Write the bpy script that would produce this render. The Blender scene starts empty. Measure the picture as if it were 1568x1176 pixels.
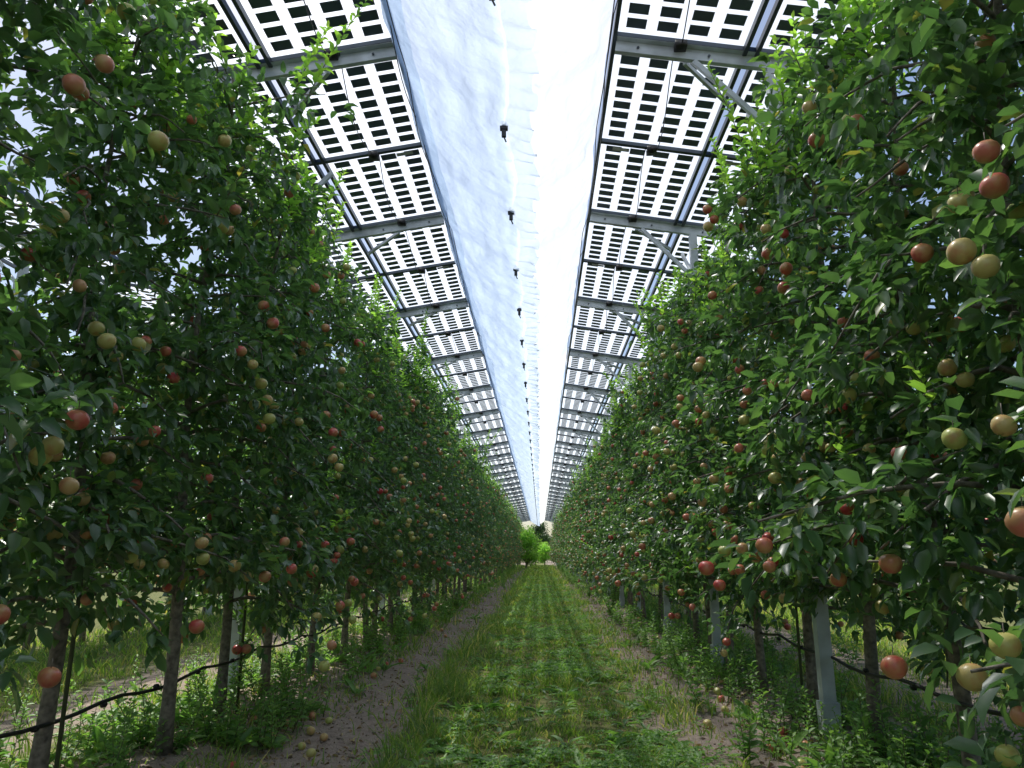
import bpy, math, numpy as np
from mathutils import Vector
R=np.random.RandomState(7)
scene=bpy.context.scene
# ------------------------------------------------------------ helpers
class MB:
    def __init__(s): s.v=[];s.l=[];s.t=[];s.m=[];s.n=0
    def add(s,tv,faces,mat=0):
        tv=np.asarray(tv,dtype=np.float64)
        if tv.ndim==2: tv=tv[None]
        n,m,_=tv.shape
        lo=np.array([i for f in faces for i in f]); to=np.array([len(f) for f in faces])
        off=s.n+np.arange(n)*m
        s.v.append(tv.reshape(-1,3)); s.l.append((off[:,None]+lo[None]).ravel())
        s.t.append(np.tile(to,n)); s.m.append(np.full(n*len(faces),mat)); s.n+=n*m
    def box(s,x0,x1,y0,y1,z0,z1,mat=0):
        v=[(x,y,z) for x in(x0,x1) for y in(y0,y1) for z in(z0,z1)]
        s.add(v,BOXF,mat)
    def beam(s,a,b,w,h,mat=0):
        a=np.array(a,float);b=np.array(b,float);d=b-a;d/=np.linalg.norm(d)
        up=np.array([0,0,1.]) if abs(d[2])<.9 else np.array([0,1.,0])
        sx=np.cross(d,up);sx/=np.linalg.norm(sx);u=np.cross(sx,d)
        v=[p+sx*i*w/2+u*j*h/2 for p in(a,b) for i in(-1,1) for j in(-1,1)]
        s.add(v,BOXF,mat)
    def tube(s,pts,rad,k=6,mat=0):
        pts=np.array(pts,float);n=len(pts);rad=np.broadcast_to(rad,n)
        d=np.gradient(pts,axis=0);d/=np.linalg.norm(d,axis=1)[:,None]+1e-9
        ref=np.array([0,0,1.]) if abs(d[0,2])<.8 else np.array([1.,0,0])
        sx=np.cross(d,ref);sx/=np.linalg.norm(sx,axis=1)[:,None]+1e-9;u=np.cross(sx,d)
        a=np.arange(k)*2*math.pi/k
        v=pts[:,None]+rad[:,None,None]*(np.cos(a)[None,:,None]*sx[:,None]+np.sin(a)[None,:,None]*u[:,None])
        f=[(i*k+j,i*k+(j+1)%k,(i+1)*k+(j+1)%k,(i+1)*k+j) for i in range(n-1) for j in range(k)]
        f.append(tuple(range(k))[::-1]);f.append(tuple((n-1)*k+j for j in range(k)))
        s.add(v.reshape(-1,3),f,mat)
    def mesh(s,name,mats,smooth=True):
        me=bpy.data.meshes.new(name)
        v=np.concatenate(s.v);l=np.concatenate(s.l);t=np.concatenate(s.t);m=np.concatenate(s.m)
        me.vertices.add(len(v));me.vertices.foreach_set('co',v.ravel())
        me.loops.add(len(l));me.loops.foreach_set('vertex_index',l.astype(np.int32))
        me.polygons.add(len(t))
        st=np.concatenate([[0],np.cumsum(t)[:-1]])
        me.polygons.foreach_set('loop_start',st.astype(np.int32))
        me.polygons.foreach_set('material_index',m.astype(np.int32))
        for x in mats: me.materials.append(x)
        me.update(calc_edges=True)
        me.polygons.foreach_set('use_smooth',np.full(len(t),smooth))
        me.validate();return me
BOXF=[(0,1,3,2),(4,6,7,5),(0,4,5,1),(2,3,7,6),(0,2,6,4),(1,5,7,3)]
def obj(name,me,loc=(0,0,0),parent=None):
    o=bpy.data.objects.new(name,me);o.location=loc;scene.collection.objects.link(o)
    if parent:o.parent=parent
    return o
def empty(name,loc=(0,0,0)):
    o=bpy.data.objects.new(name,None);o.location=loc;scene.collection.objects.link(o);return o
# ------------------------------------------------------------ materials
def newmat(n):
    m=bpy.data.materials.new(n);m.use_nodes=True;nt=m.node_tree;nt.nodes.clear()
    return m,nt,nt.nodes.new('ShaderNodeOutputMaterial')
def ramp(nt,stops,fac=None):
    r=nt.nodes.new('ShaderNodeValToRGB');e=r.color_ramp.elements
    while len(e)<len(stops): e.new(.5)
    for i,(p,c) in enumerate(stops): e[i].position=p;e[i].color=(*c,1)
    if fac is not None: nt.links.new(fac,r.inputs[0])
    return r
def noise(nt,scale,detail=4,vec=None):
    n=nt.nodes.new('ShaderNodeTexNoise');n.inputs['Scale'].default_value=scale;n.inputs['Detail'].default_value=detail
    if vec is None:
        g=nt.nodes.new('ShaderNodeNewGeometry');vec=g.outputs['Position']
    nt.links.new(vec,n.inputs['Vector']);return n
def bump(nt,h,st,dist=.02):
    b=nt.nodes.new('ShaderNodeBump');b.inputs['Strength'].default_value=st;b.inputs['Distance'].default_value=dist
    nt.links.new(h,b.inputs['Height']);return b
def mixc(nt,a,b,f):
    m=nt.nodes.new('ShaderNodeMix');m.data_type='RGBA'
    for s,i in((f,0),(a,6),(b,7)):
        if isinstance(s,(int,float)):m.inputs[i].default_value=s
        elif isinstance(s,tuple):m.inputs[i].default_value=(*s,1)
        else:nt.links.new(s,m.inputs[i])
    return m.outputs[2]
def simple(name,col,rough=.5,metal=0,var=.15,scale=12,bmp=.1):
    m,nt,out=newmat(name);p=nt.nodes.new('ShaderNodeBsdfPrincipled')
    n=noise(nt,scale);c=np.array(col)
    r=ramp(nt,[(.3,tuple(c*(1-var))),(.7,tuple(c*(1+var)))],n.outputs[0])
    nt.links.new(r.outputs[0],p.inputs['Base Color']);p.inputs['Roughness'].default_value=rough;p.inputs['Metallic'].default_value=metal
    nt.links.new(bump(nt,n.outputs[0],bmp).outputs[0],p.inputs['Normal'])
    nt.links.new(p.outputs[0],out.inputs[0]);return m
def leafmat(name,stops,trans=.35,rough=.38,spec=.5,back=(.15,.20,.125),tcol=1.6):
    m,nt,out=newmat(name);g=nt.nodes.new('ShaderNodeNewGeometry')
    r=ramp(nt,stops,g.outputs['Random Per Island'])
    mb=nt.nodes.new('ShaderNodeMath');mb.operation='MULTIPLY';mb.inputs[1].default_value=.6
    nt.links.new(g.outputs['Backfacing'],mb.inputs[0])
    c=mixc(nt,r.outputs[0],back,mb.outputs[0])
    p=nt.nodes.new('ShaderNodeBsdfPrincipled');nt.links.new(c,p.inputs['Base Color'])
    p.inputs['Roughness'].default_value=rough;p.inputs['Specular IOR Level'].default_value=spec
    t=nt.nodes.new('ShaderNodeBsdfTranslucent')
    mm=nt.nodes.new('ShaderNodeMix');mm.data_type='RGBA';mm.blend_type='MULTIPLY';mm.inputs[0].default_value=1
    nt.links.new(r.outputs[0],mm.inputs[6]);mm.inputs[7].default_value=(tcol*1.5,tcol*1.7,tcol*.7,1)
    nt.links.new(mm.outputs[2],t.inputs[0])
    x=nt.nodes.new('ShaderNodeMixShader');x.inputs[0].default_value=trans
    nt.links.new(p.outputs[0],x.inputs[1]);nt.links.new(t.outputs[0],x.inputs[2]);nt.links.new(x.outputs[0],out.inputs[0])
    return m
M_leaf=leafmat('apple_leaf',[(0,(.05,.11,.055)),(.5,(.08,.16,.075)),(.85,(.115,.21,.085)),(.975,(.16,.26,.09)),(1,(.30,.24,.07))],trans=.36,rough=.36,spec=1.0)
M_young=leafmat('young_leaf',[(0,(.17,.31,.08)),(.6,(.24,.40,.10)),(1,(.32,.45,.11))],trans=.5)
M_grass=leafmat('grass_blade',[(0,(.09,.17,.035)),(.45,(.16,.26,.05)),(.76,(.25,.33,.075)),(.88,(.40,.36,.17)),(1,(.5,.42,.22))],trans=.35,rough=.5,spec=.3)
M_weed=leafmat('weed_leaf',[(0,(.09,.19,.06)),(.6,(.15,.28,.08)),(1,(.22,.35,.1))],trans=.35,rough=.5)
M_dry=leafmat('dry_leaf',[(0,(.2,.13,.08)),(.6,(.34,.24,.15)),(1,(.48,.38,.24))],trans=.1,rough=.8,spec=.2,back=(.3,.22,.14))
M_bark=simple('bark',(.20,.175,.145),.85,0,.5,30,.6)
M_stem=simple('shoot_bark',(.15,.15,.07),.7,0,.3,30,.2)
M_steel=simple('galvanised_steel',(.50,.55,.60),.5,.3,.22,5,.03)
M_frame=simple('dark_frame',(.045,.06,.08),.4,.4,.15,6,.02)
M_black=simple('black_plastic',(.010,.010,.012),.45,0,.2,20,.05)
M_label=simple('label',(.45,.46,.45),.5)
M_dirtclod=simple('clod',(.28,.22,.18),.95,0,.35,25,.5)
def applemat():
    m,nt,out=newmat('apple_skin');g=nt.nodes.new('ShaderNodeNewGeometry')
    r1=ramp(nt,[(0,(.5,.045,.05)),(.25,(.62,.13,.10)),(.42,(.62,.27,.16)),(.55,(.6,.44,.18)),(.75,(.54,.54,.16)),(1,(.42,.52,.13))],g.outputs['Random Per Island'])
    tc=nt.nodes.new('ShaderNodeTexCoord')
    n=noise(nt,11,3,tc.outputs['Object'])
    rr=ramp(nt,[(.42,(0,0,0)),(.62,(1,1,1))],n.outputs[0])
    ff=nt.nodes.new('ShaderNodeMath');ff.operation='MULTIPLY';ff.inputs[1].default_value=.6;nt.links.new(rr.outputs[0],ff.inputs[0])
    c=mixc(nt,r1.outputs[0],(.56,.48,.17),ff.outputs[0])
    n2=noise(nt,23,4,tc.outputs['Object']);r2=ramp(nt,[(.5,(0,0,0)),(.7,(1,1,1))],n2.outputs[0])
    f2=nt.nodes.new('ShaderNodeMath');f2.operation='MULTIPLY';f2.inputs[1].default_value=.45;nt.links.new(r2.outputs[0],f2.inputs[0])
    c=mixc(nt,c,(.55,.10,.07),f2.outputs[0])
    p=nt.nodes.new('ShaderNodeBsdfPrincipled');nt.links.new(c,p.inputs['Base Color']);p.inputs['Roughness'].default_value=.35
    nt.links.new(p.outputs[0],out.inputs[0]);return m
M_apple=applemat()
def netmat(name,tcol,dcol,f0,f1):
    m,nt,out=newmat(name)
    n=noise(nt,2.2,6)
    t=nt.nodes.new('ShaderNodeBsdfTranslucent');t.inputs[0].default_value=(*tcol,1)
    d=nt.nodes.new('ShaderNodeBsdfDiffuse');d.inputs[0].default_value=(*dcol,1)
    tr=nt.nodes.new('ShaderNodeBsdfTransparent');tr.inputs[0].default_value=(.97,.98,1,1)
    b=bump(nt,n.outputs[0],.8,.12)
    nt.links.new(b.outputs[0],t.inputs['Normal']);nt.links.new(b.outputs[0],d.inputs['Normal'])
    a=nt.nodes.new('ShaderNodeMixShader');a.inputs[0].default_value=.15
    nt.links.new(t.outputs[0],a.inputs[1]);nt.links.new(d.outputs[0],a.inputs[2])
    a2=nt.nodes.new('ShaderNodeMixShader')
    r=ramp(nt,[(.3,(f0,)*3),(.7,(f1,)*3)],n.outputs[0]);nt.links.new(r.outputs[0],a2.inputs[0])
    nt.links.new(a.outputs[0],a2.inputs[1]);nt.links.new(tr.outputs[0],a2.inputs[2]);nt.links.new(a2.outputs[0],out.inputs[0]);return m
M_netL=netmat('hail_net_shaded',(.66,.78,.93),(.72,.8,.9),.28,.38)  # slope turned from the sun: its bluish shade is put into the colour
M_netR=netmat('hail_net_sunlit',(.97,.98,.99),(.85,.87,.88),.42,.5)  # same net on the sun-facing slope, its brightness put into the colour
def glassmat():
    m,nt,out=newmat('module_glass')
    t=nt.nodes.new('ShaderNodeBsdfTranslucent');t.inputs[0].default_value=(.94,.97,.99,1)
    tr=nt.nodes.new('ShaderNodeBsdfTransparent');tr.inputs[0].default_value=(.95,.98,.99,1)
    a=nt.nodes.new('ShaderNodeMixShader');a.inputs[0].default_value=.42
    nt.links.new(t.outputs[0],a.inputs[1]);nt.links.new(tr.outputs[0],a.inputs[2])
    nt.links.new(a.outputs[0],out.inputs[0]);return m
M_glass=glassmat()
M_cell=simple('solar_cell',(.06,.09,.13),.35,0,.25,3,.02)

# ------------------------------------------------------------ ground
LAT=R.rand(256,256)*2-1
def vn(x,y):
    x=np.asarray(x,float);y=np.asarray(y,float)
    xi=np.floor(x).astype(int);yi=np.floor(y).astype(int);fx=x-xi;fy=y-yi
    fx=fx*fx*(3-2*fx);fy=fy*fy*(3-2*fy)
    g=lambda a,b:LAT[a%256,b%256]
    return (g(xi,yi)*(1-fx)+g(xi+1,yi)*fx)*(1-fy)+(g(xi,yi+1)*(1-fx)+g(xi+1,yi+1)*fx)*fy
def wob(x,y,f=1.):
    return .5*vn(x*f+31.7,y*f*.8+11.3)+.28*vn(x*f*2.1+5,y*f*2.1+50)+.15*vn(x*f*4.3+90,y*f*4.3)
def gh(x,y):
    return .04*wob(x,y,1.5)+.014*wob(x,y,6)-.05*np.exp(-((x+1.42)/.36)**2)+.05*np.exp(-((np.abs(x+.2)-2.35)/.4)**2)-.02*np.exp(-((x-1.3)/.25)**2)
def dirtmask(x,y):
    w=wob(x,y,1.3)*.4+wob(x,y,5)*.25
    a=np.exp(-(np.abs((x+1.45+w*.6)/.52))**4)
    b=.88*np.exp(-(np.abs((x-1.5+w*1.6)/.5))**4)
    c=.85*np.exp(-(np.abs((x+2.6+w)/.5))**4)+.85*np.exp(-(np.abs((x-2.25+w)/.5))**4)
    d=.8*np.exp(-(np.abs((np.abs(x+.1)-3.9+w)/.45))**4)
    return np.clip(a+b+c+d,0,1)
xs=np.concatenate([[-400,-120,-40,-20],np.arange(-12,-3.2,.5),np.arange(-3.2,3.2,.08),np.arange(3.2,12.1,.5),[20,40,120,400]])
ys=np.concatenate([[-300,-60,-15],np.arange(-6,2,.5),np.arange(2,20,.09),np.arange(20,40,.3),np.arange(40,110,1.5),[130,200,400,900]])
X,Y=np.meshgrid(xs,ys,indexing='ij');Z=np.where((np.abs(X)<13)&(Y>-7)&(Y<112),gh(X,Y),0)
Z=Z+np.where((Y<20)&(np.abs(X)<3.2),.009*R.randn(*X.shape)*dirtmask(X,Y),0)
g=MB();nx,ny=len(xs),len(ys)
I=(np.arange(nx-1)[:,None]*ny+np.arange(ny-1)[None]).ravel()
g.v.append(np.stack([X,Y,Z],-1).reshape(-1,3));g.l.append(np.stack([I,I+ny,I+ny+1,I+1],-1).ravel());g.t.append(np.full(len(I),4));g.m.append(np.zeros(len(I)));g.n=nx*ny
m,nt,out=newmat('orchard_soil')
geo=nt.nodes.new('ShaderNodeNewGeometry');sep=nt.nodes.new('ShaderNodeSeparateXYZ');nt.links.new(geo.outputs['Position'],sep.inputs[0])
n1=noise(nt,.9,5);n2=noise(nt,14,6);n3=noise(nt,70,4)
def mth(op,a,b=None):
    q=nt.nodes.new('ShaderNodeMath');q.operation=op
    for i,s in enumerate((a,b)):
        if s is None:continue
        if isinstance(s,(int,float)):q.inputs[i].default_value=s
        else:nt.links.new(s,q.inputs[i])
    return q.outputs[0]
xd=mth('ADD',sep.outputs[0],mth('MULTIPLY',mth('SUBTRACT',n1.outputs[0],.5),.6))
xd=mth('ADD',xd,mth('MULTIPLY',mth('SUBTRACT',n2.outputs[0],.5),.25))
def band(c,w):
    return mth('SUBTRACT',1.0,mth('MINIMUM',mth('DIVIDE',mth('ABSOLUTE',mth('SUBTRACT',xd,c)),w),1.0))
bb=mth('MAXIMUM',mth('MAXIMUM',band(-1.45,.9),band(1.5,.9)),mth('MAXIMUM',band(-2.6,.8),band(2.3,.8)))
bb=mth('MAXIMUM',bb,mth('MAXIMUM',band(-4.0,.8),band(3.8,.8)))
br=ramp(nt,[(.2,(0,0,0)),(.45,(1,1,1))],bb)
dirt=ramp(nt,[(.25,(.20,.15,.125)),(.5,(.33,.265,.22)),(.75,(.45,.375,.315))],mixc(nt,n2.outputs[0],n3.outputs[0],.4))
gr=ramp(nt,[(.3,(.10,.12,.045)),(.55,(.16,.17,.06)),(.75,(.29,.25,.13))],n2.outputs[0])
cc=mixc(nt,gr.outputs[0],dirt.outputs[0],br.outputs[0])
p=nt.nodes.new('ShaderNodeBsdfPrincipled');p.inputs['Roughness'].default_value=.95;p.inputs['Specular IOR Level'].default_value=.15
nt.links.new(cc,p.inputs['Base Color'])
nt.links.new(bump(nt,mixc(nt,n2.outputs[0],n3.outputs[0],.5),.9,.03).outputs[0],p.inputs['Normal']);nt.links.new(p.outputs[0],out.inputs[0])
obj('ground',g.mesh('ground',[m]))

# ------------------------------------------------------------ leaves
LF=[(0,2,1),(0,3,2),(1,2,5,4),(2,3,6,5),(4,5,7),(5,6,7)]
def unit(a): return a/(np.linalg.norm(a,axis=-1,keepdims=True)+1e-9)
def leaves(mb,P,D,L,W,mat,rs,up=None,curl=.25,fold=.12,lite=False):
    n=len(P);D=unit(D)
    U=np.tile([0,0,1.],(n,1))+rs.randn(n,3)*.35 if up is None else up
    S=unit(np.cross(D,U));N=np.cross(S,D)
    L=np.broadcast_to(L,n)[:,None];W=np.broadcast_to(W,n)[:,None]
    cu=(curl*(.4+rs.rand(n)))[:,None]
    def pt(t,w,f): return P+D*L*t+S*W*w+N*(-cu*L*t*t+f*W)
    f=fold*2
    if lite:
        V=np.stack([pt(0,0,0),pt(.45,-.5,f),pt(1,0,0),pt(.45,.5,f)],1);mb.add(V,[(0,2,1),(0,3,2)],mat);return
    j=1+.35*(rs.rand(n,1)-.5)
    V=np.stack([pt(0,0,0),pt(.32,-.46,f*j),pt(.34,0,0),pt(.32,.46,f/j),pt(.72,-.38,f/j),pt(.72,0,0),pt(.72,.38,f*j),pt(1.,0,0)],1)
    mb.add(V,LF,mat)
def apple_t(seg,rings):
    v=[];f=[]
    for i in range(rings+1):
        th=math.pi*i/rings
        for j in range(seg):
            a=2*math.pi*j/seg
            r=math.sin(th)*(1+.06*math.cos(th)); z=math.cos(th)*.92
            if i==0: z-=.22
            if i==rings: z+=.12
            rr=max(r,.001)
            v.append((rr*math.cos(a),rr*math.sin(a),z))
    for i in range(rings):
        for j in range(seg):
            f.append((i*seg+j,(i+1)*seg+j,(i+1)*seg+(j+1)%seg,i*seg+(j+1)%seg))
    return np.array(v),f
ATP={False:apple_t(12,8),True:apple_t(6,4)}
def apples(mb,P,r,mat,rs,stem=None,lite=False):
    AT,AF=ATP[lite]
    n=len(P);a=rs.randn(n)*.35;b=rs.randn(n)*.35
    V=AT[None]*np.broadcast_to(r,n)[:,None,None]
    ca,sa=np.cos(a)[:,None],np.sin(a)[:,None];cb,sb=np.cos(b)[:,None],np.sin(b)[:,None]
    x,y,z=V[...,0],V[...,1],V[...,2]
    y,z=y*ca-z*sa,y*sa+z*ca; x,z=x*cb+z*sb,-x*sb+z*cb
    mb.add(np.stack([x,y,z],-1)+P[:,None],AF,mat)
    if stem is not None:
        for q in P: mb.tube([q+[0,0,.02],q+[.004,0,.06]],.0018,3,stem)

def make_tree(seed,H=4.5,nb=60,fruit=92,lite=False):
    rs=np.random.RandomState(seed);mb=MB()
    zz=np.linspace(-.05,H,14)
    ph=rs.rand(2)*6
    lead=np.stack([.06*np.sin(zz*1.3+ph[0])*(zz/H+.2),.06*np.sin(zz*1.7+ph[1])*(zz/H+.2),zz],-1)
    rad=.039*(1-zz/H*.8)+.02*np.exp(-np.maximum(zz,0)/.12)+.005*np.sin(zz*9)
    rad[2]*=1.12
    mb.tube(lead,np.maximum(rad,.007),9 if not lite else 5,0)
    CP=[];CD=[]
    for i in range(nb):
        z=.84+(H-.94)*((i+rs.rand())/nb); t=(z-.8)/(H-.8)
        az=i*2.4+rs.randn()*.4
        L=(1.02-.48*t)*rs.uniform(.55,1.15)
        if t<.12: L*=.85
        o=np.array([np.interp(z,zz,lead[:,0]),np.interp(z,zz,lead[:,1]),z])
        dh=np.array([math.cos(az),math.sin(az),0]);rise=rs.uniform(-.05,.5);drop=rs.uniform(.2,.8)*(.8 if t<.1 else 1)
        s=np.linspace(0,1,7)[:,None]
        pts=o+dh*L*s+np.array([0,0,1.])*L*(rise*s-drop*s*s)
        pts+=np.cumsum(rs.randn(7,3)*.012,0)*(s>0)
        if not lite: mb.tube(pts,np.linspace(.013,.004,7)*(1.2-.4*t),4,0)
        elif i%3==0: mb.tube(pts[::3],[.013,.009,.004],3,0)
        k=int(L/(.043 if not lite else .1))
        u=rs.uniform(.12,1.02,k);
        q=np.stack([np.interp(u,s[:,0],pts[:,c]) for c in range(3)],-1)
        off=rs.randn(k,3)*[.075,.075,.07]
        q+=off
        CP.append(q);CD.append(unit(dh*.7+off*6+[0,0,-.15]))
    k=60 if not lite else 25;z=rs.uniform(1.1,H,k);q=np.stack([rs.randn(k)*.16,rs.randn(k)*.16,z],-1);CP.append(q);CD.append(unit(q*[3,3,0]+rs.randn(k,3)*.3))
    CP=np.concatenate(CP);CD=np.concatenate(CD)
    nl=7 if not lite else 6;P=np.repeat(CP,nl,0);D=np.repeat(CD,nl,0)
    n=len(P)
    D=unit(D*.75+rs.randn(n,3)*.62+[0,0,-.2]);P=P+D*.02+rs.randn(n,3)*.02
    L=rs.uniform(.055,.108,n)*(1.4 if lite else 1)
    leaves(mb,P,D,L,L*rs.uniform(.48,.64,n),1,rs,lite=lite,curl=.3)
    ns=26
    for i in range(ns if not lite else 12):
        q=CP[rs.randint(len(CP))]
        if i<17:
            c=CP[CP[:,2]>H-1.0];q=c[rs.randint(len(c))]
        le=rs.uniform(.3,.8) if i<17 else rs.uniform(.2,.4)
        d=unit(np.array([rs.randn()*.22,rs.randn()*.22,1.]))
        if i>=17: d=unit(d+np.array([q[0],q[1],0])*.8)
        s=np.linspace(0,1,5)[:,None];pts=q+d*le*s+np.array([d[0],d[1],-.1])*.25*le*s*s
        mb.tube(pts,np.linspace(.005,.002,5),3,3)
        k=int(le/(.02 if not lite else .04));u=np.linspace(.1,1,k);a=np.arange(k)*2.4+rs.rand()*6
        pp=np.stack([np.interp(u,s[:,0],pts[:,c]) for c in range(3)],-1)
        dd=np.stack([np.cos(a),np.sin(a),.55+u*.7],-1)+rs.randn(k,3)*.15
        Ls=(.105-.045*u)*rs.uniform(.8,1.1,k)*(1.3 if lite else 1)
        leaves(mb,pp,dd,Ls,Ls*.48,2 if i<17 or rs.rand()<.5 else 1,rs,curl=.35,fold=.16,lite=lite)
    r=np.hypot(CP[:,0],CP[:,1]);w=(r+.03)**2.4*(CP[:,2]<H-.3);w/=w.sum()
    fruit=min(fruit,int((w>0).sum()))
    idx=rs.choice(len(CP),fruit,p=w,replace=False)
    A=CP[idx]+np.stack([CP[idx,0]*.13,CP[idx,1]*.13,np.full(fruit,-.05)],-1)
    apples(mb,A,rs.uniform(.029,.041,fruit),4,rs,0 if not lite else None,lite)
    return mb.mesh('apple_tree',[M_bark,M_leaf,M_young,M_stem,M_apple])
TREES=[make_tree(100+i) for i in range(6)]
LITE=[make_tree(200+i,lite=True) for i in range(4)]
XL,XR=-2.5,2.12
def row(x,y0,y1,step,near=25,sc=1.0,ns=1.0):
    y=y0
    while y<y1:
        me=TREES[R.randint(6)] if 0<y<near else LITE[R.randint(4)]
        o=obj('apple_tree',me,(x+R.uniform(-.12,.12),y+R.uniform(-.12,.12),float(gh(np.array(x),np.array(y)))))
        o.rotation_euler=(R.randn()*.025,R.randn()*.025,R.uniform(0,6.28))
        s=sc*R.uniform(.95,1.06)*(ns if 1.2<y<6 else 1);o.scale=(s*1.0,s*1.0,s)
        y+=step*R.uniform(.9,1.1)
row(XL,-1.7,96,1.13,sc=1.0,ns=1.08);row(XR,-1.5,96,1.13,sc=1.0,ns=1.06)
row(XL-4.5,1.5,70,1.3,near=0);row(XR+4.5,1.5,70,1.3,near=0)

# ------------------------------------------------------------ solar canopy
PL=1.67;WM=1.15;SL=.165;Y0=5.57-3*PL*2
def canopy(sg):
    """local x=0 is the beam over the tree row; +sg*x goes to the lane and rises"""
    G=MB();S=MB();C=MB()
    zr=5.5
    def z(u): return zr+SL*u
    NM=62
    for i in range(NM):
        y0=Y0+i*PL
        for a,b in((.04,WM),(-WM,-.04)):
            v=[(sg*a,y0+.02,z(a)),(sg*b,y0+.02,z(b)),(sg*b,y0+PL-.02,z(b)),(sg*a,y0+PL-.02,z(a))]
            G.add(v,[(0,1,2,3)],0)
            nc,nr=4,9
            pw=(b-a-.08)/nc;pr=(PL-.14)/nr
            cs=[]
            for c in range(nc):
                for r in range(nr):
                    u0=a+.04+pw*(c+.18);u1=a+.04+pw*(c+.82);q0=y0+.07+pr*(r+.15);q1=y0+.07+pr*(r+.85)
                    cs.append([(sg*u0,q0,z(u0)-.006),(sg*u1,q0,z(u1)-.006),(sg*u1,q1,z(u1)-.006),(sg*u0,q1,z(u0)-.006)])
            G.add(np.array(cs),[(0,1,2,3)],1)
            u=a+(b-a)*.78;G.add([(sg*(u-.09),y0+.10,z(u-.09)-.012),(sg*(u+.09),y0+.10,z(u+.09)-.012),(sg*(u+.09),y0+.17,z(u+.09)-.012),(sg*(u-.09),y0+.17,z(u-.09)-.012)],[(0,1,2,3)],2)
            u=a+(b-a)*.5;C.box(min(sg*(u-.05),sg*(u+.05)),max(sg*(u-.05),sg*(u+.05)),y0-.06,y0+.06,z(u)-.09,z(u)-.035)
            t=np.linspace(0,1,9);dr=R.uniform(.04,.16)
            uu=u+R.uniform(-.04,.04)+.05*np.sin(t*3+R.rand()*3)
            C.tube(np.stack([sg*uu,y0+t*PL,z(uu)-.05-dr*4*t*(1-t)],-1),.005,4)
        S.beam((-sg*WM,y0,z(-WM)-.02),(sg*WM,y0,z(WM)-.02),.05,.04,1)
        if i%2==0:
            S.beam((-sg*(WM+.05),y0+.055,z(-WM)-.10),(sg*(WM-.01),y0+.055,z(WM)-.10),.05,.10,0)
            S.beam((-sg*(WM+.05),y0+.03,z(-WM)-.045),(sg*(WM-.01),y0+.03,z(WM)-.045),.10,.006,0)
            S.beam((0,y0+.7,z(0)-.09),(sg*.55,y0+.08,z(.55)-.15),.03,.04,0)
            for q in(-.95,-.3,.35,.95): S.tube([(sg*q,y0+.025,z(q)-.10),(sg*q,y0+.015,z(q)-.10)],.012,6,1)
        if (sg<0 and i%2==0) or (sg>0 and i%4==3):
            px=.17 if sg<0 else -.52
            up=px*sg
            zt=z(up)-.16
            S.box(px-.045,px+.045,y0-.005,y0+.02,-.05,zt,0)
            S.box(px-.045,px-.03,y0+.02,y0+.08,-.05,zt,0);S.box(px+.03,px+.045,y0+.02,y0+.08,-.05,zt,0)
            S.beam((px,y0+.04,zt-.6),(px+sg*.65,y0+.04,z(up+.65)-.16),.035,.045,0)
            if sg<0: S.beam((px,y0+.04,zt-.6),(px-sg*.6,y0+.04,z(up-.6)-.16),.035,.045,0)
            S.beam((px,y0+.09,zt-.55),(px,y0+.75,zt+.05),.035,.04,0)
            S.box(px-.065,px+.065,y0-.02,y0+.10,zt-.78,zt-.5,0)
            S.box(px-.06,px+.06,y0-.02,y0+.10,.1,.3,0)
    y1=Y0+NM*PL
    if sg>0: S.beam((-.52,Y0,z(-.52)-.19),(-.52,y1,z(-.52)-.19),.06,.07,0)
    for u in (-WM,-.05,.05,WM):
        S.beam((sg*u,Y0,z(u)-.028),(sg*u,y1,z(u)-.028),.035,.055,1)
    for j in range(2):
        t=np.arange(Y0,y1,.21);ph=R.rand()*5
        C.tube(np.stack([sg*(WM+.04)+.03*np.sin(t*1.3+ph),t,z(WM)-.1-.12*np.abs(np.sin(t*math.pi/PL+ph))],-1),.005,4)
    return (G.mesh('modules',[M_glass,M_cell,M_label],False),S.mesh('steel_frame',[M_steel,M_frame],False),C.mesh('cables',[M_black]))
BL,BR=-2.37,1.83
cl=canopy(1);cr=canopy(-1)
def place(ms,x):
    e=empty('solar_panel_canopy',(x,0,0))
    for n,mm in zip(('modules','steel_frame','cables'),ms):obj(n,mm,(0,0,0),e)
place(cl,BL);place(cr,BR);place(cr,BL-4.6)  # last one: neighbouring canopy, hardly in view, added to shade the left row
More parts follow.
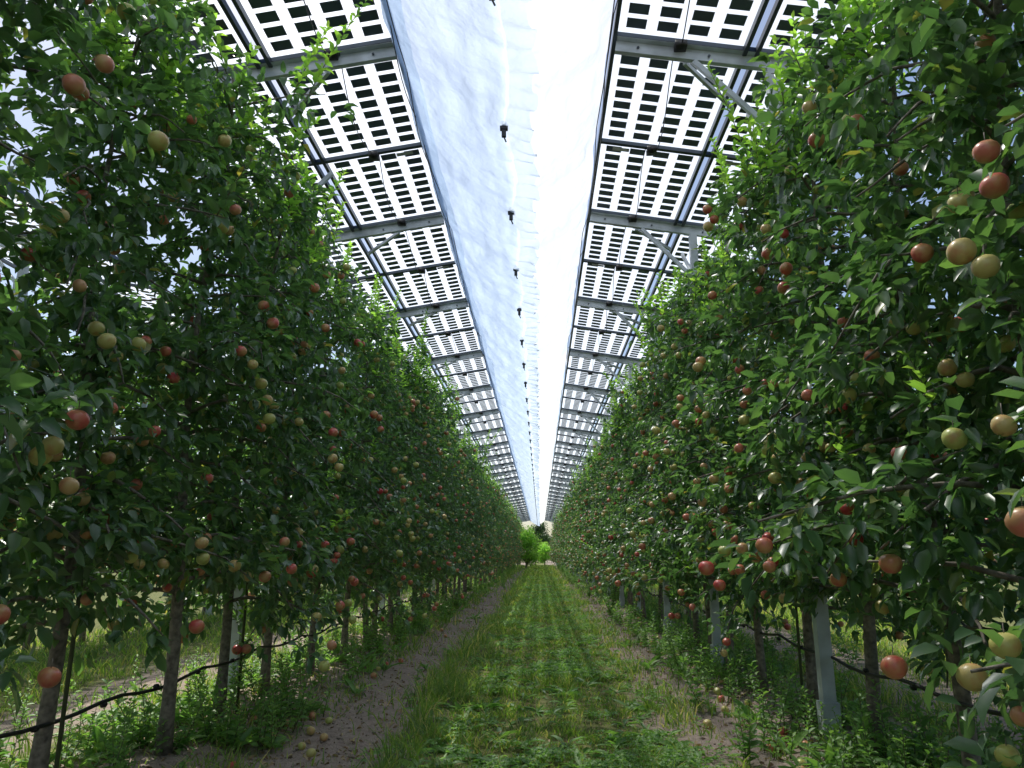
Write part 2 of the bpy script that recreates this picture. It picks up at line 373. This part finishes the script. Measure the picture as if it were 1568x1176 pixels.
# ------------------------------------------------------------ hail nets
def net(profile,seed,name,mat,hem=0):
    ts=np.concatenate([np.arange(-4.5,30,.045),np.arange(30,98,.15)]);u=np.linspace(0,1,30)
    pr=np.array(profile,float);d=np.concatenate([[0],np.cumsum(np.hypot(*np.diff(pr,axis=0).T))]);d/=d[-1]
    px=np.interp(u,d,pr[:,0]);pz=np.interp(u,d,pr[:,1])
    UU,TT=np.meshgrid(u,ts,indexing='ij')
    sc=np.abs(np.sin((TT-CY0)*math.pi/PL))
    Xn=px[:,None]+0*TT;Zn=pz[:,None]-.10*np.sin(UU*math.pi)*(.3+.7*sc)
    Zn+= .03*sc*UU-.06*sc*(1-UU)**2
    Xn+= .05*sc*UU**6
    Zn+=.045*wob(UU*4,TT,1.1)+.03*wob(UU*9,TT,2.5)
    Xn+=.05*wob(UU*3+20,TT,1.3)*(1-UU*.6)
    Zn+=np.sin(TT*math.pi*2/PL*4+UU*5)*.015*UU**2
    if hem: 
        h=np.clip((UU-hem)/(1-hem),0,1);Zn+=.035*h*np.sin(TT*2*math.pi/.24+np.sin(TT*2)*1.2);Xn+=.03*h*np.sin(TT*2*math.pi/.41)
    mb=MB();n1,n2=UU.shape
    I=(np.arange(n1-1)[:,None]*n2+np.arange(n2-1)[None]).ravel()
    mb.v.append(np.stack([Xn,TT,Zn],-1).reshape(-1,3));mb.l.append(np.stack([I,I+n2,I+n2+1,I+1],-1).ravel());mb.t.append(np.full(len(I),4));mb.m.append(np.zeros(len(I)));mb.n=n1*n2
    return mb.mesh(name,[mat])
ze=5.5+SL*WM
CY0=5.57-PL*4+.9+1.09
netE=empty('hail_net')
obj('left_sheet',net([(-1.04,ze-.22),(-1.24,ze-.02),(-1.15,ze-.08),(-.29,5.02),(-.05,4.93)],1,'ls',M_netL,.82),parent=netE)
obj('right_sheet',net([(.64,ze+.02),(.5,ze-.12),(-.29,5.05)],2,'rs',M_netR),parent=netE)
ck=MB()
y=CY0
while y<96:
    ck.box(-.31,-.27,y-.015,y+.015,4.91,5.06);ck.box(-.325,-.255,y-.022,y+.022,4.98,5.01);ck.tube([(-.29,y,4.91),(-.27,y,4.86)],.007,4);y+=PL
obj('clips',ck.mesh('clips',[M_black],False),parent=netE)
# ------------------------------------------------------------ hoses, wires, stakes
def hose(x,z,name):
    mb=MB();t=np.arange(-2,96,.22)
    mb.tube(np.stack([x+.02*np.sin(t*.9),t,z-.04*np.abs(np.sin(t*math.pi/1.13))+.01*np.sin(t*2.1)],-1),.011,6)
    for q in np.arange(-1,60,.6): mb.tube([(x+.02*math.sin(q*.9),q,z-.03),(x+.02*math.sin(q*.9),q+.03,z-.03)],.016,6)
    obj(name,mb.mesh(name,[M_black]))
hose(XL+.03,.5,'drip_irrigation_hose');hose(XR-.06,.62,'drip_irrigation_hose')
sm=MB();sm.tube([(0,0,-.1),(.01,0,1.3),(0,0.01,2.4)],.011,6);sme=sm.mesh('tree_stake',[simple('stake_green',(.07,.09,.04),.7)])
for x,y in((XL+.1,3.9),(XL+.05,6.3),(XR+.13,4.3),(XR-.1,6.2)): obj('tree_stake',sme,(x,y,0))
wm=MB()
for x in(XL,XR):
    for z in(1.2,2.2,3.2): wm.tube([(x,-2,z),(x,96,z)],.0022,3)
obj('trellis_wires',wm.mesh('trellis_wires',[M_steel]))
# ------------------------------------------------------------ grass
def samp(n,y0,y1,xl,xh):
    y=np.exp(R.uniform(math.log(y0),math.log(y1),n));x=R.uniform(xl,xh,n)
    ok=np.abs(x)<.85*y+1.2
    return x[ok],y[ok]
x,y=samp(1000000,2.6,90,-7.5,7.5)
dm=dirtmask(x,y);pat=.55+wob(x,y,1.6)*1.2+wob(x,y,6)*1.0
dens=np.where(np.abs(x)<1.9,1.0,.4)*(1-dm*.96)*np.clip(pat,0.04,1)
dens=np.where((x>.75)&(x<2.6),dens*.6,dens)
ok=R.rand(len(x))<dens;x=x[ok];y=y[ok];n=len(x);print('blades',n)
hgt=np.where(np.abs(x)<.9,R.uniform(.02,.07,n),R.uniform(.04,.13,n))*(1+1.2*np.clip(wob(x+7,y,2)+wob(x,y,7)*1.2,-.5,1.2))*(1+y*.01)
edge=(np.abs(x+.85+.3*wob(x,y,2))<.12);hgt=np.where(edge,hgt*1.7,hgt)
w=R.uniform(.0015,.0038,n)*(1+y*.13)
a=R.uniform(0,6.28,n);b=R.uniform(0,6.28,n);lean=R.uniform(.1,1.4,n)*hgt
P=np.stack([x,y,gh(x,y)-.005],-1);sx=np.stack([np.cos(a),np.sin(a),0*a],-1)*w[:,None];ld=np.stack([np.cos(b),np.sin(b),0*b],-1)*lean[:,None]
up=np.array([0,0,1.])*hgt[:,None]
V=np.stack([P-sx,P+sx,P+sx*.8+up*.55+ld*.3,P-sx*.8+up*.55+ld*.3,P+up*.95+ld],1)
gm=MB();gm.add(V,[(0,1,2,3),(3,2,4)],0)
obj('grass',gm.mesh('grass',[M_grass]))
cv=MB();x,y=samp(70000,2.8,45,-1.2,1.3)
ok=R.rand(len(x))<np.clip(wob(x+3,y,1.4)*2.5+wob(x+9,y,6)*1.2,0,1)*(1-dirtmask(x,y));x=x[ok];y=y[ok];n=len(x)
P=np.stack([x,y,gh(x,y)+R.uniform(.02,.07,n)],-1)
P=np.repeat(P,3,0);aa=np.repeat(R.uniform(0,6.28,n),3)+np.tile([0,2.1,4.2],n);L=np.repeat(R.uniform(.012,.024,n)*(1+y*.04),3)
leaves(cv,P,np.stack([np.cos(aa),np.sin(aa),R.uniform(-.1,.3,3*n)],-1),L,L*1.0,0,R,lite=True)
obj('clover',cv.mesh('clover',[M_weed]))
wd=MB()
x,y=samp(8500,3.0,70,-4.2,4.2)
pz=np.where(np.abs(np.abs(x+.2)-2.3)<.6,1,.12)*np.clip(.55+1.8*wob(x,y,1.2),0.05,1);pz=np.where(np.abs(x+1.45)<.35,.02,pz)
pz=np.where(np.abs(x)<1.0,.28,pz)
ok=R.rand(len(x))<pz;x=x[ok];y=y[ok]
for xx,yy in zip(x,y):
    z0=float(gh(np.array(xx),np.array(yy)));base=np.array([xx,yy,z0])
    s=(1+yy*.012)*R.uniform(.6,1.1)
    if R.rand()<.5 or abs(xx)<1.1:
        kk=R.randint(7,13);aa=R.uniform(0,6.28,kk);el=R.uniform(.3,1.6,kk)
        if abs(xx)<1.1: el*=.5
        D=np.stack([np.cos(aa),np.sin(aa),el],-1);L=R.uniform(.07,.2,kk)*s*(1 if abs(xx)>1.1 else .8)
        leaves(wd,base+D*.01,D,L,L*R.uniform(.2,.34,kk),0,R,curl=.5)
    else:
        for q in range(R.randint(1,5)):
            hh=R.uniform(.12,.5)*s;d=unit(np.array([R.randn()*.25,R.randn()*.25,1.]))
            b0=base+[R.randn()*.06,R.randn()*.06,0];wd.tube([b0,b0+d*hh*.5,b0+d*hh],[.004,.003,.0015],3,1)
            kk=int(hh/.018)+3;u=np.linspace(.1,1,kk);aa=np.arange(kk)*1.9+R.rand()*6
            D=np.stack([np.cos(aa),np.sin(aa),.3+u*.6],-1)+R.randn(kk,3)*.15
            L=R.uniform(.04,.085,kk)*(1.2-.6*u)*s
            leaves(wd,b0+d*hh*u[:,None],D,L,L*.52,0,R,curl=.3)
obj('weeds',wd.mesh('weeds',[M_weed,M_stem]))
lt=MB()
x,y=samp(18000,3,40,-3.3,3.0)
ok=R.rand(len(x))<np.clip(dirtmask(x,y)*.6+.06,0,1);x=x[ok];y=y[ok];n=len(x)
P=np.stack([x,y,gh(x,y)+R.uniform(.004,.02,n)],-1);D=np.stack([R.randn(n),R.randn(n),R.randn(n)*.2],-1);L=R.uniform(.02,.055,n)
leaves(lt,P,D,L,L*.55,0,R,curl=.4,fold=.2)
obj('dry_leaf_litter',lt.mesh('dry_leaf_litter',[M_dry]))
cb=MB();x,y=samp(14000,3,35,-3,2.9);ok=R.rand(len(x))<dirtmask(x,y)**2;x=x[ok];y=y[ok];n=len(x)
oc=np.array([(1,0,0),(-1,0,0),(0,1,0),(0,-1,0),(0,0,1),(0,0,-1)],float);of=[(0,2,4),(2,1,4),(1,3,4),(3,0,4),(2,0,5),(1,2,5),(3,1,5),(0,3,5)]
r=R.uniform(.003,.014,n)*(1+(R.rand(n)<.05))
V=oc[None]*r[:,None,None]*R.uniform(.6,1.3,(n,6,1))*[1,1,.7]+np.stack([x,y,gh(x,y)+r*.2],-1)[:,None]
cb.add(V,of,0);obj('soil_clods',cb.mesh('soil_clods',[M_dirtclod]))
fa=MB();pts=[(-1.75,6.0),(-1.62,5.9),(-1.5,4.3),(-1.9,4.9),(1.55,4.9),(1.75,4.6),(1.45,4.35),(1.9,5.2),(1.3,6.3),(1.62,7.2),(-1.8,7.6),(1.7,4.2),(-1.9,9.1)]
for i in range(85):
    yy=math.exp(R.uniform(1.3,3.4));pts.append((R.choice([-1.95,1.7])+R.randn()*.28,yy))
P=np.array([(a,b,float(gh(np.array(a),np.array(b)))+.028) for a,b in pts]);apples(fa,P,R.uniform(.028,.037,len(P)),0,R)
obj('fallen_apples',fa.mesh('fallen_apples',[M_apple]))
# ------------------------------------------------------------ far end
def crown(seed,H,W,n,ls,mats,y0=.3):
    rs=np.random.RandomState(seed);mb=MB();mb.tube([(0,0,-.1),(.05,0,H*.3),(0,.1,H*.7)],[.18*H/8,.13*H/8,.04],8,0)
    cl=[]
    for i in range(34):
        t=rs.uniform(y0/H+.1,1);r=W*math.sin(math.pi*min(.95,t*.8+.15))*rs.uniform(.3,1);a=rs.rand()*6.28
        c=np.array([r*math.cos(a),r*math.sin(a),t*H*.93]);cl.append(c)
        mb.tube([(0,0,c[2]*.5),c*[.5,.5,.8],c],[.05,.03,.01],4,0)
    cl=np.array(cl);P=cl[rs.randint(34,size=n)]+rs.randn(n,3)*W*.17
    leaves(mb,P,rs.randn(n,3)+[0,0,-.2],ls*rs.uniform(.7,1.3,n),ls*.6,1,rs,lite=True)
    return mb.mesh('tree',mats)
M_dark=leafmat('dark_foliage',[(0,(.04,.08,.03)),(1,(.08,.15,.05))],trans=.2)
b1=crown(3,3.8,1.5,6000,.17,[M_bark,M_young]);o=obj('shrub',b1,(-1.3,70,0))
o=obj('shrub',b1,(.6,99,0));o.scale=(.9,.9,.75);o.rotation_euler=(0,0,2)
b2=crown(4,9,3.4,6000,.4,[M_bark,M_dark])
for i in range(30):
    o=obj('background_tree',b2,(-48+i*3.2+R.uniform(-1,1),124+R.uniform(-6,6),0));s=R.uniform(.4,.75);o.scale=(s,s,s);o.rotation_euler=(0,0,R.rand()*6)
# ------------------------------------------------------------ light
el,azx=math.radians(59),math.radians(-32)
sd=Vector((math.sin(azx)*math.cos(el),math.cos(azx)*math.cos(el),math.sin(el)))
L=bpy.data.lights.new('sun','SUN');L.energy=5;L.angle=math.radians(.6);L.color=(1,.96,.88)
lo=obj('sun',L);lo.rotation_euler=sd.to_track_quat('Z','Y').to_euler()
w=bpy.data.worlds.new('World');scene.world=w;w.use_nodes=True;nt=w.node_tree
bg=nt.nodes['Background'];sk=nt.nodes.new('ShaderNodeTexSky');sk.sky_type='NISHITA';sk.sun_disc=False
sk.sun_elevation=el;sk.sun_rotation=azx;sk.dust_density=1.6;sk.air_density=1.0
nt.links.new(sk.outputs[0],bg.inputs[0]);bg.inputs[1].default_value=.15
scene.view_settings.view_transform='Standard';scene.view_settings.look='None';scene.view_settings.exposure=0
# ------------------------------------------------------------ camera
c=bpy.data.cameras.new('camera');c.lens=26.0;c.sensor_width=36;c.clip_end=2000;c.clip_start=.05
co=obj('camera',c,(0,0,1.3));co.rotation_euler=(math.radians(90+13.0),0,math.radians(2.12));scene.camera=co
